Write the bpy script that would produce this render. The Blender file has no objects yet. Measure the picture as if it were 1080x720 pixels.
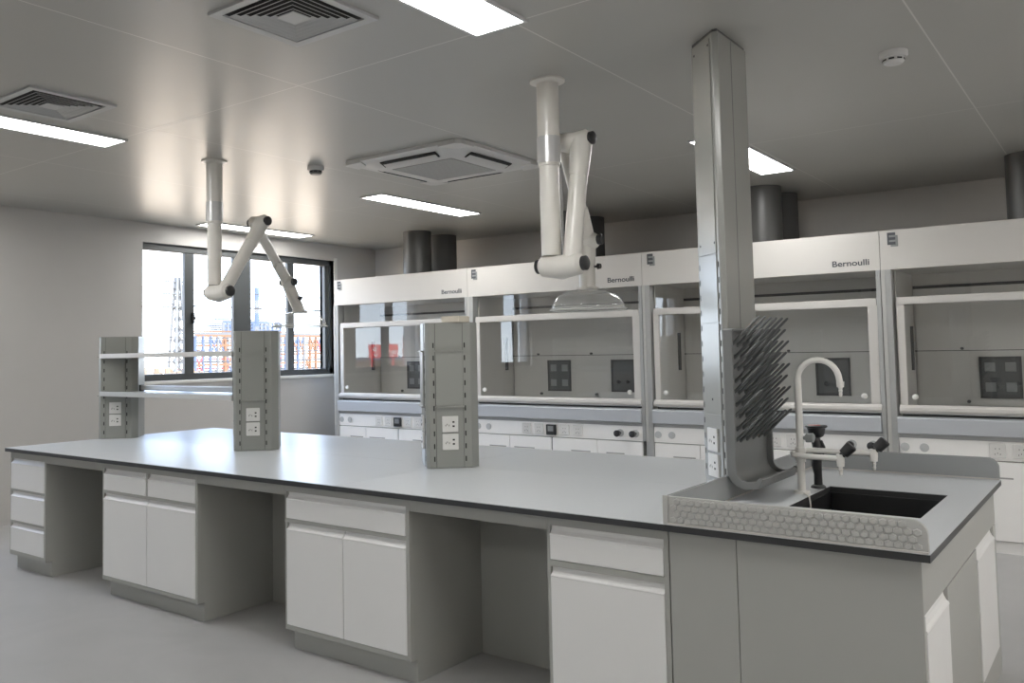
import bpy, bmesh, math, random
from mathutils import Vector, Matrix
random.seed(7)
C = bpy.context.scene.collection
PI = math.pi

# ------------------------------------------------------------------ materials
def mat(name, col, rough=0.5, metal=0.0, spec=0.5, noise=0.03, nscale=6.0, bump=0.0, bscale=80.0, coat=0.0, emis=None, estr=0.0):
    m = bpy.data.materials.new(name); m.use_nodes = True
    nt = m.node_tree; n = nt.nodes; l = nt.links
    p = n['Principled BSDF']
    p.inputs['Roughness'].default_value = rough
    p.inputs['Metallic'].default_value = metal
    p.inputs['Specular IOR Level'].default_value = spec
    p.inputs['Coat Weight'].default_value = coat
    tc = n.new('ShaderNodeTexCoord')
    nz = n.new('ShaderNodeTexNoise'); nz.inputs['Scale'].default_value = nscale; nz.inputs['Detail'].default_value = 4
    l.new(tc.outputs['Object'], nz.inputs['Vector'])
    mx = n.new('ShaderNodeMix'); mx.data_type = 'RGBA'
    a = [max(0, c*(1-noise)) for c in col]; b = [min(1, c*(1+noise)) for c in col]
    mx.inputs[6].default_value = (*a, 1); mx.inputs[7].default_value = (*b, 1)
    l.new(nz.outputs['Fac'], mx.inputs[0]); l.new(mx.outputs[2], p.inputs['Base Color'])
    if bump:
        nb = n.new('ShaderNodeTexNoise'); nb.inputs['Scale'].default_value = bscale; nb.inputs['Detail'].default_value = 2
        l.new(tc.outputs['Object'], nb.inputs['Vector'])
        bp = n.new('ShaderNodeBump'); bp.inputs['Strength'].default_value = bump; bp.inputs['Distance'].default_value = 0.002
        l.new(nb.outputs['Fac'], bp.inputs['Height']); l.new(bp.outputs['Normal'], p.inputs['Normal'])
    if emis:
        p.inputs['Emission Color'].default_value = (*emis, 1); p.inputs['Emission Strength'].default_value = estr
    return m

def glass(name, tint=(0.9, 0.92, 0.92), ior=1.5, haze=0.0):
    m = bpy.data.materials.new(name); m.use_nodes = True
    nt = m.node_tree; n = nt.nodes; l = nt.links
    n.remove(n['Principled BSDF']); out = n['Material Output']
    t = n.new('ShaderNodeBsdfTransparent'); t.inputs[0].default_value = (*tint, 1)
    g = n.new('ShaderNodeBsdfGlossy'); g.inputs['Roughness'].default_value = 0.015
    lw = n.new('ShaderNodeLayerWeight'); lw.inputs[0].default_value = 0.5
    pw = n.new('ShaderNodeMath'); pw.operation = 'POWER'; pw.inputs[1].default_value = 5; l.new(lw.outputs['Facing'], pw.inputs[0])
    f = n.new('ShaderNodeMath'); f.operation = 'MULTIPLY_ADD'; f.inputs[1].default_value = 1-ior; f.inputs[2].default_value = ior
    l.new(pw.outputs[0], f.inputs[0])
    # a faint unevenness keeps the pane from mirroring perfectly
    tc = n.new('ShaderNodeTexCoord'); nz = n.new('ShaderNodeTexNoise'); nz.inputs['Scale'].default_value = 3
    bp = n.new('ShaderNodeBump'); bp.inputs['Strength'].default_value = 0.03; bp.inputs['Distance'].default_value = 0.01
    l.new(tc.outputs['Object'], nz.inputs['Vector']); l.new(nz.outputs['Fac'], bp.inputs['Height']); l.new(bp.outputs['Normal'], g.inputs['Normal'])
    mx = n.new('ShaderNodeMixShader')
    l.new(f.outputs[0], mx.inputs[0]); l.new(t.outputs[0], mx.inputs[1]); l.new(g.outputs[0], mx.inputs[2])
    last = mx
    if haze:
        d = n.new('ShaderNodeBsdfDiffuse'); d.inputs[0].default_value = (0.8, 0.8, 0.78, 1)
        m2 = n.new('ShaderNodeMixShader'); m2.inputs[0].default_value = haze
        l.new(mx.outputs[0], m2.inputs[1]); l.new(d.outputs[0], m2.inputs[2]); last = m2
    l.new(last.outputs[0], out.inputs[0])
    return m

def ceiling_mat():
    m = mat('ceiling_panel', (0.34, 0.335, 0.31), rough=0.34, spec=0.9, noise=0.03, nscale=1.2)
    nt = m.node_tree; n = nt.nodes; l = nt.links; p = n['Principled BSDF']
    mx = next(x for x in n if x.bl_idname == 'ShaderNodeMix')
    tc = next(x for x in n if x.bl_idname == 'ShaderNodeTexCoord')
    sp = n.new('ShaderNodeSeparateXYZ'); l.new(tc.outputs['Object'], sp.inputs[0])
    def M(op, a, b=None):
        k = n.new('ShaderNodeMath'); k.operation = op
        for i, v in enumerate((a, b)):
            if v is None: continue
            if isinstance(v, (int, float)): k.inputs[i].default_value = v
            else: l.new(v, k.inputs[i])
        return k.outputs[0]
    def lines(o, off, per, w):
        f = M('FRACT', M('DIVIDE', M('SUBTRACT', o, off), per))
        d = M('MINIMUM', f, M('SUBTRACT', 1.0, f))
        return M('LESS_THAN', M('MULTIPLY', d, per), w)
    k = M('MAXIMUM', lines(sp.outputs[0], -0.155, 1.32, 0.0035), lines(sp.outputs[1], 0.075, 2.94, 0.0035))
    m2 = n.new('ShaderNodeMix'); m2.data_type = 'RGBA'; l.new(k, m2.inputs[0])
    l.new(mx.outputs[2], m2.inputs[6]); m2.inputs[7].default_value = (0.62, 0.61, 0.58, 1)
    l.new(m2.outputs[2], p.inputs['Base Color'])
    r = M('ADD', 0.34, M('MULTIPLY', k, 0.4)); l.new(r, p.inputs['Roughness'])
    nb = n.new('ShaderNodeTexNoise'); nb.inputs['Scale'].default_value = 1.6; l.new(tc.outputs['Object'], nb.inputs['Vector'])
    bp = n.new('ShaderNodeBump'); bp.inputs['Strength'].default_value = 0.12; bp.inputs['Distance'].default_value = 0.02
    l.new(nb.outputs['Fac'], bp.inputs['Height']); l.new(bp.outputs['Normal'], p.inputs['Normal'])
    return m

def floor_mat():
    m = mat('floor_vinyl', (0.36, 0.355, 0.35), rough=0.42, noise=0.10, nscale=2.2)
    nz = next(x for x in m.node_tree.nodes if x.bl_idname == 'ShaderNodeTexNoise')
    nz.inputs['Detail'].default_value = 9; nz.inputs['Distortion'].default_value = 1.4
    return m

M = {}
M['ceiling'] = ceiling_mat(); M['floor'] = floor_mat()
M['wall'] = mat('wall_paint', (0.53, 0.51, 0.485), 0.55, noise=0.02)
M['reveal'] = mat('reveal_paint', (0.75, 0.74, 0.70), 0.6)
M['win_frame'] = mat('dark_aluminium', (0.055, 0.06, 0.062), 0.4)
M['top'] = mat('worktop_grey', (0.54, 0.56, 0.58), 0.30, spec=0.19, noise=0.02, nscale=40)
M['edge'] = mat('worktop_edge', (0.025, 0.026, 0.027), 0.45)
M['cab'] = mat('cabinet_grey', (0.37, 0.372, 0.345), 0.38, noise=0.02)
M['door'] = mat('cabinet_front', (0.80, 0.795, 0.78), 0.36, noise=0.02)
M['column'] = mat('column_grey', (0.25, 0.255, 0.235), 0.3, spec=0.6, noise=0.02)
M['pillar'] = mat('pillar_grey', (0.28, 0.28, 0.262), 0.22, spec=0.7, noise=0.02)
M['slot'] = mat('slot_black', (0.01, 0.01, 0.01), 0.8)
M['socket'] = mat('socket_white', (0.68, 0.67, 0.645), 0.35)
M['white'] = mat('white_enamel', (0.74, 0.725, 0.69), 0.3, noise=0.015)
M['hood_white'] = mat('hood_white', (0.56, 0.54, 0.51), 0.4, noise=0.015)
M['hood_grey'] = mat('hood_post_grey', (0.36, 0.365, 0.36), 0.35)
M['liner'] = mat('hood_liner', (0.54, 0.53, 0.50), 0.5, noise=0.03)
M['line'] = mat('seam_dark', (0.06, 0.06, 0.06), 0.7)
M['steel'] = mat('counter_blue_grey', (0.45, 0.47, 0.50), 0.35)
M['hdoor'] = mat('hood_cabinet_white', (0.90, 0.885, 0.86), 0.4)
M['arm'] = mat('arm_ivory', (0.66, 0.635, 0.585), 0.28, spec=0.6)
M['alu'] = mat('brushed_aluminium', (0.52, 0.52, 0.52), 0.38, metal=0.7)
M['black'] = mat('black_plastic', (0.012, 0.012, 0.013), 0.4)
M['red'] = mat('red_plastic', (0.35, 0.03, 0.02), 0.4)
M['dgrey'] = mat('dark_grey_plastic', (0.075, 0.08, 0.08), 0.42)
M['rack'] = mat('rack_grey', (0.155, 0.16, 0.158), 0.38)
M['duct'] = mat('duct_dark', (0.055, 0.055, 0.053), 0.38)
M['guard'] = mat('guard_grey', (0.44, 0.44, 0.42), 0.35)
M['divider'] = mat('divider_grey', (0.30, 0.31, 0.315), 0.25)
M['lamp'] = mat('lamp_diffuser', (0.9, 0.9, 0.9), 0.5, emis=(1, 0.99, 0.96), estr=11)
M['lampframe'] = mat('lamp_frame', (0.5, 0.5, 0.5), 0.4)
M['vent'] = mat('vent_aluminium', (0.46, 0.47, 0.47), 0.45)
M['acw'] = mat('cassette_white', (0.55, 0.545, 0.53), 0.4)
M['acg'] = mat('cassette_grille', (0.32, 0.32, 0.31), 0.6)
M['beige'] = mat('beige_block', (0.62, 0.56, 0.46), 0.6)
M['textdark'] = mat('lettering_dark', (0.06, 0.065, 0.075), 0.5)
M['badgegrey'] = mat('badge_grey', (0.22, 0.23, 0.23), 0.5)
M['sash'] = glass('sash_glass', (0.95, 0.955, 0.95), 0.085)
M['upper'] = glass('upper_glass', (0.95, 0.955, 0.95), 0.075)
M['pane'] = glass('window_glass', (0.97, 0.98, 0.98), 0.04)
M['dome'] = glass('dome_acrylic', (0.93, 0.93, 0.92), 0.10, 0.22)
M['rim'] = mat('dome_rim_acrylic', (0.62, 0.62, 0.60), 0.2)
M['ground'] = mat('sandy_ground', (0.80, 0.56, 0.34), 0.9, noise=0.15, nscale=0.4)
M['x_orange'] = mat('faded_orange', (0.13, 0.062, 0.03), 0.8)
M['x_blue'] = mat('faded_blue', (0.05, 0.075, 0.14), 0.8)
M['x_grey'] = mat('faded_grey', (0.10, 0.105, 0.11), 0.8)
M['warm_bounce'] = mat('warm_bounce_tan', (0.42, 0.31, 0.21), 0.9)  # tan of the unseen surfaces added to warm the light from the right
M['x_line'] = mat('wire_grey', (0.03, 0.03, 0.032), 0.7)
M['x_red'] = mat('banner_red', (0.62, 0.05, 0.05), 0.7)
M['x_pale'] = mat('pale_paint', (0.85, 0.85, 0.82), 0.8)
M['x_tan'] = mat('tan_rubble', (0.14, 0.10, 0.065), 0.9, noise=0.2, nscale=1.5)

# ------------------------------------------------------------------ mesh builder (world coordinates, several materials)
class MB:
    def __init__(s): s.v = []; s.f = []; s.m = []; s.sm = []
    def add(s, vs, fs, mi=0, smooth=False):
        o = len(s.v); s.v += [tuple(v) for v in vs]; s.f += [tuple(i+o for i in f) for f in fs]
        s.m += [mi]*len(fs); s.sm += [smooth]*len(fs); return s
    def box(s, x0, x1, y0, y1, z0, z1, mi=0):
        vs = [(x, y, z) for x in (x0, x1) for y in (y0, y1) for z in (z0, z1)]
        return s.add(vs, [(0,1,3,2),(4,6,7,5),(0,4,5,1),(2,3,7,6),(0,2,6,4),(1,5,7,3)], mi)
    def obox(s, c, ax, ay, az, mi=0):      # oriented box: centre and three half vectors
        c, ax, ay, az = map(Vector, (c, ax, ay, az))
        vs = [c + i*ax + j*ay + k*az for i in (-1, 1) for j in (-1, 1) for k in (-1, 1)]
        return s.add(vs, [(0,1,3,2),(4,6,7,5),(0,4,5,1),(2,3,7,6),(0,2,6,4),(1,5,7,3)], mi)
    def prism(s, pts, z0, z1, mi=0):       # polygon in XY extruded along Z
        n = len(pts)
        vs = [(x, y, z0) for x, y in pts] + [(x, y, z1) for x, y in pts]
        fs = [tuple(reversed(range(n))), tuple(range(n, 2*n))] + [(i, (i+1) % n, (i+1) % n+n, i+n) for i in range(n)]
        return s.add(vs, fs, mi)
    def prism_x(s, pts, x0, x1, mi=0):     # polygon in YZ extruded along X
        n = len(pts)
        vs = [(x0, y, z) for y, z in pts] + [(x1, y, z) for y, z in pts]
        fs = [tuple(reversed(range(n))), tuple(range(n, 2*n))] + [(i, (i+1) % n, (i+1) % n+n, i+n) for i in range(n)]
        return s.add(vs, fs, mi)
    def prism_y(s, pts, y0, y1, mi=0, smooth=False):     # polygon in XZ extruded along Y
        n = len(pts)
        vs = [(x, y0, z) for x, z in pts] + [(x, y1, z) for x, z in pts]
        s.add(vs, [tuple(range(n)), tuple(reversed(range(n, 2*n)))], mi)
        return s.add(vs, [(i, i+n, (i+1) % n+n, (i+1) % n) for i in range(n)], mi, smooth)
    def tube(s, pts, r, n=20, mi=0, caps=True):
        pts = [Vector(p) for p in pts]
        rs = r if isinstance(r, (list, tuple)) else [r]*len(pts)
        rings = []; up = None
        for i, p in enumerate(pts):
            if i == 0: d = pts[1]-p
            elif i == len(pts)-1: d = p-pts[i-1]
            else:
                d = (pts[i+1]-p); e = (p-pts[i-1])
                d = (d.normalized() if d.length > 1e-9 else e.normalized()) + (e.normalized() if e.length > 1e-9 else d.normalized())
            d.normalize()
            if up is None: up = Vector((0, 0, 1)) if abs(d.z) < 0.9 else Vector((1, 0, 0))
            a = d.cross(up).normalized(); b = a.cross(d).normalized(); up = b
            rings.append([p + rs[i]*(math.cos(t)*a + math.sin(t)*b) for t in [2*PI*k/n for k in range(n)]])
        vs = [v for rg in rings for v in rg]
        fs = [(i*n+k, i*n+(k+1) % n, (i+1)*n+(k+1) % n, (i+1)*n+k) for i in range(len(rings)-1) for k in range(n)]
        s.add(vs, fs, mi, True)
        if caps:
            s.add(rings[0], [tuple(reversed(range(n)))], mi); s.add(rings[-1], [tuple(range(n))], mi)
        return s
    def lathe(s, c, prof, n=32, mi=0, axis=(0, 0, 1)):    # prof: (radius, height) list
        ax = Vector(axis).normalized(); u = ax.orthogonal().normalized(); w = ax.cross(u); c = Vector(c)
        vs = [c + ax*h + r*(math.cos(2*PI*k/n)*u + math.sin(2*PI*k/n)*w) for r, h in prof for k in range(n)]
        fs = [(i*n+k, i*n+(k+1) % n, (i+1)*n+(k+1) % n, (i+1)*n+k) for i in range(len(prof)-1) for k in range(n)]
        return s.add(vs, fs, mi, True)
    def build(s, name, mats, parent=None, bevel=0.0, kind=None, label=None, cat=None, group=None, origin=None, weld=True):
        if not isinstance(mats, (list, tuple)): mats = [mats]
        off = Vector(origin) if origin is not None else (parent_loc(parent) if parent else Vector((0, 0, 0)))
        me = bpy.data.meshes.new(name)
        me.from_pydata([Vector(v)-off for v in s.v], [], s.f)
        for mm in mats: me.materials.append(mm)
        for p, mi, sm in zip(me.polygons, s.m, s.sm): p.material_index = mi; p.use_smooth = sm
        bm = bmesh.new(); bm.from_mesh(me)
        if weld: bmesh.ops.remove_doubles(bm, verts=bm.verts, dist=1e-6)
        bmesh.ops.recalc_face_normals(bm, faces=bm.faces)
        bm.to_mesh(me); bm.free()
        if any(s.sm): me.set_sharp_from_angle(angle=math.radians(38))
        o = bpy.data.objects.new(name, me); C.objects.link(o)
        if parent: o.parent = parent
        elif origin is not None: o.location = off
        if bevel:
            b = o.modifiers.new('bevel', 'BEVEL'); b.width = bevel; b.segments = 2; b.limit_method = 'ANGLE'; b.angle_limit = math.radians(40)
        setp(o, label, cat, group, kind)
        return o

def parent_loc(p):
    v = Vector((0, 0, 0))
    while p: v += Vector(p.location); p = p.parent
    return v

def setp(o, label=None, cat=None, group=None, kind=None):
    if label: o['label'] = label
    if cat: o['category'] = cat
    if group: o['group'] = group
    if kind: o['kind'] = kind

def thing(name, label, cat, loc, group=None):
    o = bpy.data.objects.new(name, None); C.objects.link(o); o.location = loc
    o.empty_display_size = 0.1
    setp(o, label, cat, group); return o

def kids(o): return [x for x in list(C.objects) if x.parent == o]

def copy_tree(o, parent=None):
    c = o.copy(); C.objects.link(c)
    if parent: c.parent = parent
    for ch in kids(o): copy_tree(ch, c)
    return c

def text(name, body, size, loc, rot, m, parent, xscale=1.0, ext=0.0008):
    cu = bpy.data.curves.new(name, 'FONT'); cu.body = body; cu.size = size; cu.extrude = ext; cu.offset = 0.0012
    cu.materials.append(m); o = bpy.data.objects.new(name, cu); C.objects.link(o)
    dg = bpy.context.evaluated_depsgraph_get(); me = bpy.data.meshes.new_from_object(o.evaluated_get(dg)); me.name = name
    bpy.data.objects.remove(o); o = bpy.data.objects.new(name, me); C.objects.link(o)
    o.parent = parent; o.location = Vector(loc) - parent_loc(parent); o.rotation_euler = rot; o.scale = (xscale, 1, 1)
    return o

# ------------------------------------------------------------------ the room
XW, YB, HC = -7.396, 5.713, 2.862
XR, YN = 4.6, -7.8
MB().box(XW-0.3, XR+0.2, YN-0.2, YB+0.2, -0.12, 0).build('floor', M['floor'], kind='structure')
MB().box(XW-0.3, XR+0.2, YN-0.2, YB+0.2, HC, HC+0.15).build('ceiling', M['ceiling'], kind='structure')
MB().box(XW-0.26, XR+0.2, YB, YB+0.2, 0, HC).build('wall_back', M['wall'], kind='structure')
MB().box(XW-0.26, XR+0.2, YN-0.2, YN, 0, HC).build('wall_front', M['wall'], kind='structure')
wins = [(2.16, 4.925), (-0.87, 0.05), (-7.0, -5.7)]
WZ0, WZ1 = 1.225, 2.665
w = MB(); ys = [YN] + [v for a in sorted(wins) for v in a] + [YB]
for i in range(0, len(ys), 2): w.box(XW-0.26, XW, ys[i], ys[i+1], 0, HC)
for a, b in wins: w.box(XW-0.26, XW, a, b, 0, WZ0); w.box(XW-0.26, XW, a, b, WZ1, HC)
w.build('wall_left', M['wall'], kind='structure')

def window(idx, y0, y1, panes, sill=True):
    root = thing('window_%d' % idx, None, None, (XW-0.05, (y0+y1)/2, WZ0)); root['kind'] = 'structure'
    f = MB(); X0, X1 = XW-0.11, XW-0.045
    f.box(X0, X1, y0, y1, WZ0, WZ0+0.07); f.box(X0, X1, y0, y1, WZ1-0.075, WZ1)
    f.box(X0, X1, y0, y0+0.02, WZ0, WZ1); f.box(X0, X1, y1-0.05, y1, WZ0, WZ1)
    edges = [y0+0.02] + [v for ab in panes for v in ab] + [y1-0.05]
    for i in range(0, len(edges), 2):
        if edges[i+1]-edges[i] > 0.005: f.box(X0+0.01, X1-0.008, edges[i], edges[i+1], WZ0+0.065, WZ1-0.07)
    f.build('window_frame', M['win_frame'], root, bevel=0.004, kind='structure')
    g = MB()
    for a, b in panes: g.add([(XW-0.08, a, WZ0+0.07), (XW-0.08, b, WZ0+0.07), (XW-0.08, b, WZ1-0.07), (XW-0.08, a, WZ1-0.07)], [(0, 1, 2, 3)])
    g.build('window_glass', M['pane'], root, kind='structure')
    if sill:
        MB().box(XW-0.045, XW+0.02, y0-0.01, y1+0.01, WZ0-0.035, WZ0-0.001).build('window_sill', M['reveal'], root, bevel=0.004, kind='structure')
        MB().box(XW-0.26, XW+0.012, y1, y1+0.05, WZ0-0.03, WZ1+0.03).build('window_reveal', M['reveal'], root, kind='structure')
        h = MB(); h.box(XW-0.045, XW-0.02, 2.79, 2.815, 1.83, 1.95); h.box(XW-0.035, XW-0.005, 2.785, 2.82, 1.87, 1.905)
        h.build('window_handle', M['black'], root, bevel=0.003, kind='structure')
window(1, 2.16, 4.925, [(2.18, 2.71), (2.83, 3.37), (3.62, 4.19), (4.29, 4.815)])
window(2, -0.87, 0.05, [(-0.83, -0.53), (-0.42, 0.0)], False)
window(3, -7.0, -5.7, [(-6.95, -6.5), (-6.35, -5.8)], False)
# windows in the wall behind the photographer's right shoulder
rwins = [(-5.4, -2.2), (-1.2, 2.0)]
w = MB(); ys = [YN] + [v for a in rwins for v in a] + [YB]
for i in range(0, len(ys), 2): w.box(XR, XR+0.2, ys[i], ys[i+1], 0, HC)
for a, b in rwins: w.box(XR, XR+0.2, a, b, 0, 1.0); w.box(XR, XR+0.2, a, b, WZ1, HC)
w.build('wall_right', M['wall'], kind='structure')
for i, (a, b) in enumerate(rwins):
    f = MB()
    for q in ((a, b, 1.0, 1.06), (a, b, WZ1-0.06, WZ1), (a, a+0.06, 1.0, WZ1), (b-0.06, b, 1.0, WZ1), ((a+b)/2-0.05, (a+b)/2+0.05, 1.0, WZ1)): f.box(XR+0.05, XR+0.11, *q)
    f.build('window_%d' % (4+i), M['win_frame'], kind='structure')

# ------------------------------------------------------------------ island bench
H = 0.85; XL = -5.78; W = 1.813; YC = W/2; XD = -0.835
root = thing('worktop', 'long grey laboratory worktop with a thin black edge, covering the row of base cabinets', 'worktop', ((XL+XD)/2, YC, H-0.03))
cuts = [XL, -4.12, -2.49, XD-0.001]
t = MB(); e = MB()
for i in range(3):
    a, b = cuts[i], cuts[i+1]
    for y0, y1 in ((0, YC-0.001), (YC+0.001, W)):
        t.box(a+(0.001 if i else 0), b-(0.001 if i < 2 else 0), y0, y1, H-0.003, H)
        e.box(a+(0.001 if i else 0), b-(0.001 if i < 2 else 0), y0, y1, H-0.026, H-0.003)
t.build('top_surface', M['top'], root); e.build('edge_band', M['edge'], root)

# front profile with the slanted finger pull along the upper edge (outward = -y)
def front_profile(y, z0, z1, d=0.018, pull=0.036):
    k = pull/0.036
    return [(y+d, z0), (y+d, z1), (y+0.014, z1), (y+0.0135, z1-0.010*k), (y+0.011, z1-0.018*k), (y+0.005, z1-0.026*k), (y-0.003, z1-0.031*k), (y-0.005, z1-0.0345*k), (y-0.003, z1-0.038*k), (y-0.003, z0)]

CY = 0.035; CB = 0.60; ZT = H-0.027
def cabinet(x0, x1, label, drawers, doors, group='base cabinets along the near side of the island'):
    root = thing('base_cabinet', label, 'cabinet', ((x0+x1)/2, 0.3, 0), group)
    c = MB(); c.box(x0, x1, CY+0.02, CB, 0.105, ZT); c.build('cabinet_body', M['cab'], root)
    al = drawers+doors; rws = sorted(set((q[2], q[3]) for q in al))
    c = MB(); L0 = min(q[0] for q in al)-0.002; R0_ = max(q[1] for q in al)+0.002
    c.box(x0, L0, CY, CY+0.02, 0.105, ZT); c.box(R0_, x1, CY, CY+0.02, 0.105, ZT)
    zs = [0.105]+[v+e_ for ab in rws for v, e_ in ((ab[0], -0.002), (ab[1], 0.002))]+[ZT]
    for i in range(0, len(zs), 2): c.box(L0, R0_, CY, CY+0.02, zs[i], zs[i+1])
    for ra, rb in rws:
        qs = sorted(q for q in al if q[2] == ra)
        for q, w_ in zip(qs, qs[1:]):
            if w_[0]-q[1] > 0.01: c.box(q[1]+0.002, w_[0]-0.002, CY, CY+0.02, ra-0.002, rb+0.002)
    c.build('face_frame', M['cab'], root, bevel=0.0008)
    MB().box(x0+0.01, x1-0.002, CY+0.05, CB, 0, 0.105).build('toe_kick', M['cab'], root, bevel=0.001)
    for a, b, z0, z1 in drawers:
        MB().prism_x(front_profile(CY, z0, z1), a, b).build('drawer', M['door'], root, bevel=0.0012)
    for a, b, z0, z1 in doors:
        MB().prism_x(front_profile(CY, z0, z1), a, b).build('door', M['door'], root, bevel=0.0012)
    # shadow gaps around the fronts
    g = MB(); 
    for a, b, z0, z1 in drawers+doors: g.box(a-0.002, b+0.002, CY+0.0185, CY+0.0199, z0-0.002, z1+0.002)
    g.build('shadow_gap', M['line'], root)
    return root
x0, x1 = -5.765, -5.27
cabinet(x0, x1, 'narrow grey base cabinet with three stacked white drawers at the far left end', [(x0+0.015, x1-0.02, a, b) for a, b in ((0.135, 0.325), (0.345, 0.545), (0.565, 0.775))], [])
x0, x1 = -4.565, -3.60; xm = -4.085
cabinet(x0, x1, 'grey base cabinet with two side by side drawers above two white doors', [(x0+0.015, xm-0.012, 0.655, 0.785), (xm+0.012, x1-0.02, 0.655, 0.785)], [(x0+0.015, xm-0.0025, 0.13, 0.632), (xm+0.0025, x1-0.02, 0.13, 0.632)])
x0, x1 = -2.88, -2.06; xm = -2.472
cabinet(x0, x1, 'grey base cabinet with one full-width drawer above two white doors', [(x0+0.015, x1-0.02, 0.655, 0.785)], [(x0+0.015, xm-0.0025, 0.13, 0.632), (xm+0.0025, x1-0.02, 0.13, 0.632)])
x0, x1 = -1.345, -0.838
cabinet(x0, x1, 'narrow grey base cabinet with one drawer above a single white door, beside the sink cabinet', [(x0+0.015, x1-0.02, 0.655, 0.785)], [(x0+0.015, x1-0.02, 0.13, 0.625)])
for x0, x1, lab in ((-5.27, -4.565, 'grey panel closing the leg space right of the three-drawer cabinet'), (-3.60, -2.88, 'grey panel closing the leg space left of the full-width-drawer cabinet'), (-2.06, -1.345, 'grey panel closing the leg space left of the single-door cabinet')):
    r = thing('knee_space_panel', lab, 'panel', ((x0+x1)/2, CB, 0), 'panels behind the leg spaces')
    MB().box(x0+0.001, x1-0.001, CB-0.02, CB, 0, ZT).build('back_panel', M['cab'], r)
    MB().box(x0+0.001, x1-0.001, CY, CY+0.02, 0.768, ZT).build('apron_rail', M['cab'], r, bevel=0.001)

# sink cabinet
sx1 = -0.03; sy1 = 1.785
r = thing('sink_cabinet', 'wide grey sink cabinet at the right end of the island, with two white doors', 'cabinet', (-0.43, YC, 0))
b = MB(); b.box(XD+0.003, sx1-0.022, CY+0.004, sy1, 0.0, 0.62)
zt2 = 0.62
for bb in ((XD+0.003, -0.60, CY+0.004, sy1), (-0.09, sx1-0.022, CY+0.004, sy1), (-0.6, -0.09, CY+0.004, 0.55), (-0.6, -0.09, 1.25, sy1)): b.box(*bb, zt2, ZT)
b.build('cabinet_body', M['cab'], r)
MB().box(XD+0.003, -0.592, CY-0.004, CY+0.004, 0.0, ZT).build('side_panel', M['cab'], r, bevel=0.001)
MB().box(-0.589, sx1, CY-0.004, CY+0.004, 0.0, ZT).build('side_panel', M['cab'], r, bevel=0.001)
e = MB(); e.box(sx1-0.022, sx1, CY, sy1, 0.655, ZT); e.box(sx1-0.022, sx1, 0.464, 1.165, 0.11, 0.65); e.box(sx1-0.022, sx1, CY, 0.056, 0.11, 0.65); e.box(sx1-0.022, sx1, 1.714, sy1, 0.11, 0.65)
e.box(sx1-0.022, sx1, CY, sy1, 0.0, 0.115)
e.build('end_panel', M['cab'], r, bevel=0.001)
def end_door(y0, y1):
    pr = front_profile(0, 0.12, 0.651, d=0.018, pull=0.055)
    m = MB(); n = len(pr)
    vs = [(sx1-yy, y0, zz) for yy, zz in pr] + [(sx1-yy, y1, zz) for yy, zz in pr]
    m.add(vs, [tuple(range(n)), tuple(reversed(range(n, 2*n)))] + [(i, i+n, (i+1) % n+n, (i+1) % n) for i in range(n)])
    m.build('door', M['door'], r, bevel=0.001)
end_door(0.06, 0.46); end_door(1.175, 1.71)

# sink worktop with the basin opening
r = thing('sink_worktop', 'grey worktop slab with a rectangular sink cut-out at the right end', 'worktop', (-0.41, YC, H-0.026))
X0s, X1s, Y0s, Y1s = -0.585, -0.125, 0.60, 1.21
def ring(mb, x0, x1, y0, y1, z0, z1):
    mb.box(x0, X0s, y0, y1, z0, z1); mb.box(X1s, x1, y0, y1, z0, z1); mb.box(X0s, X1s, y0, Y0s, z0, z1); mb.box(X0s, X1s, Y1s, y1, z0, z1)
m = MB(); ring(m, XD, 0, 0, W, H-0.0025, H); m.build('top_surface', M['top'], r)
m = MB(); ring(m, XD, 0, 0, W, H-0.026, H-0.0025); m.build('edge_band', M['edge'], r)
r = thing('sink_basin', 'deep black rectangular sink basin set into the grey worktop', 'sink', (-0.355, YC, 0.625))
m = MB(); d = 0.012; bx0, bx1, by0, by1 = X0s-0.003, X1s+0.003, Y0s-0.003, Y1s+0.003
m = MB(); a = 0.001
zb = H-0.0265
m.box(X0s-d, X0s+a, Y0s-d, Y1s+d, 0.63, zb); m.box(X1s-a, X1s+d, Y0s-d, Y1s+d, 0.63, zb); m.box(X0s+a, X1s-a, Y0s-d, Y0s+a, 0.63, zb); m.box(X0s+a, X1s-a, Y1s-a, Y1s+d, 0.63, zb); m.box(X0s-d, X1s+d, Y0s-d, Y1s+d, 0.622, 0.63)
m.build('basin', M['black'], r, bevel=0.003)
MB().lathe((-0.355, YC, 0.635), [(0, 0.004), (0.03, 0.004), (0.035, 0)]).build('drain', M['dgrey'], r)

# splash guards
def guard_profile(x0, x1, z0, z1, rr=0.045):
    pts = [(x0, z0), (x1, z0)]
    for k in range(7):
        t = PI/2*k/6; pts.append((x1-rr+rr*math.cos(t), z1-rr+rr*math.sin(t)))
    pts.append((x0, z1)); return pts
r = thing('splash_guard', 'low grey splash guard embossed with hexagons along the front of the sink', 'splash guard', (-0.42, 0.01, H))
MB().prism_y(guard_profile(XD+0.014, -0.003, H, 0.949), 0.002, 0.018).build('guard_panel', M['guard'], r, bevel=0.002)
h = MB(); pitch = 0.0265; rw = 0.0215
for j in range(4):
    for i in range(31):
        cx = XD+0.035 + i*pitch + (pitch/2 if j % 2 else 0); cz = H+0.018+j*rw
        if cx > -0.02 or (cx > -0.05 and cz > 0.92): continue
        o_, i_ = 0.0138, 0.0108
        P = [(cx+o_*math.sin(PI/3*k), 0.002, cz+o_*0.86*math.cos(PI/3*k)) for k in range(6)]
        Q = [(cx+i_*math.sin(PI/3*k), -0.0025, cz+i_*0.86*math.cos(PI/3*k)) for k in range(6)]
        h.add(P+Q, [tuple(range(6, 12))] + [(k, (k+1) % 6, (k+1) % 6+6, k+6) for k in range(6)])
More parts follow.
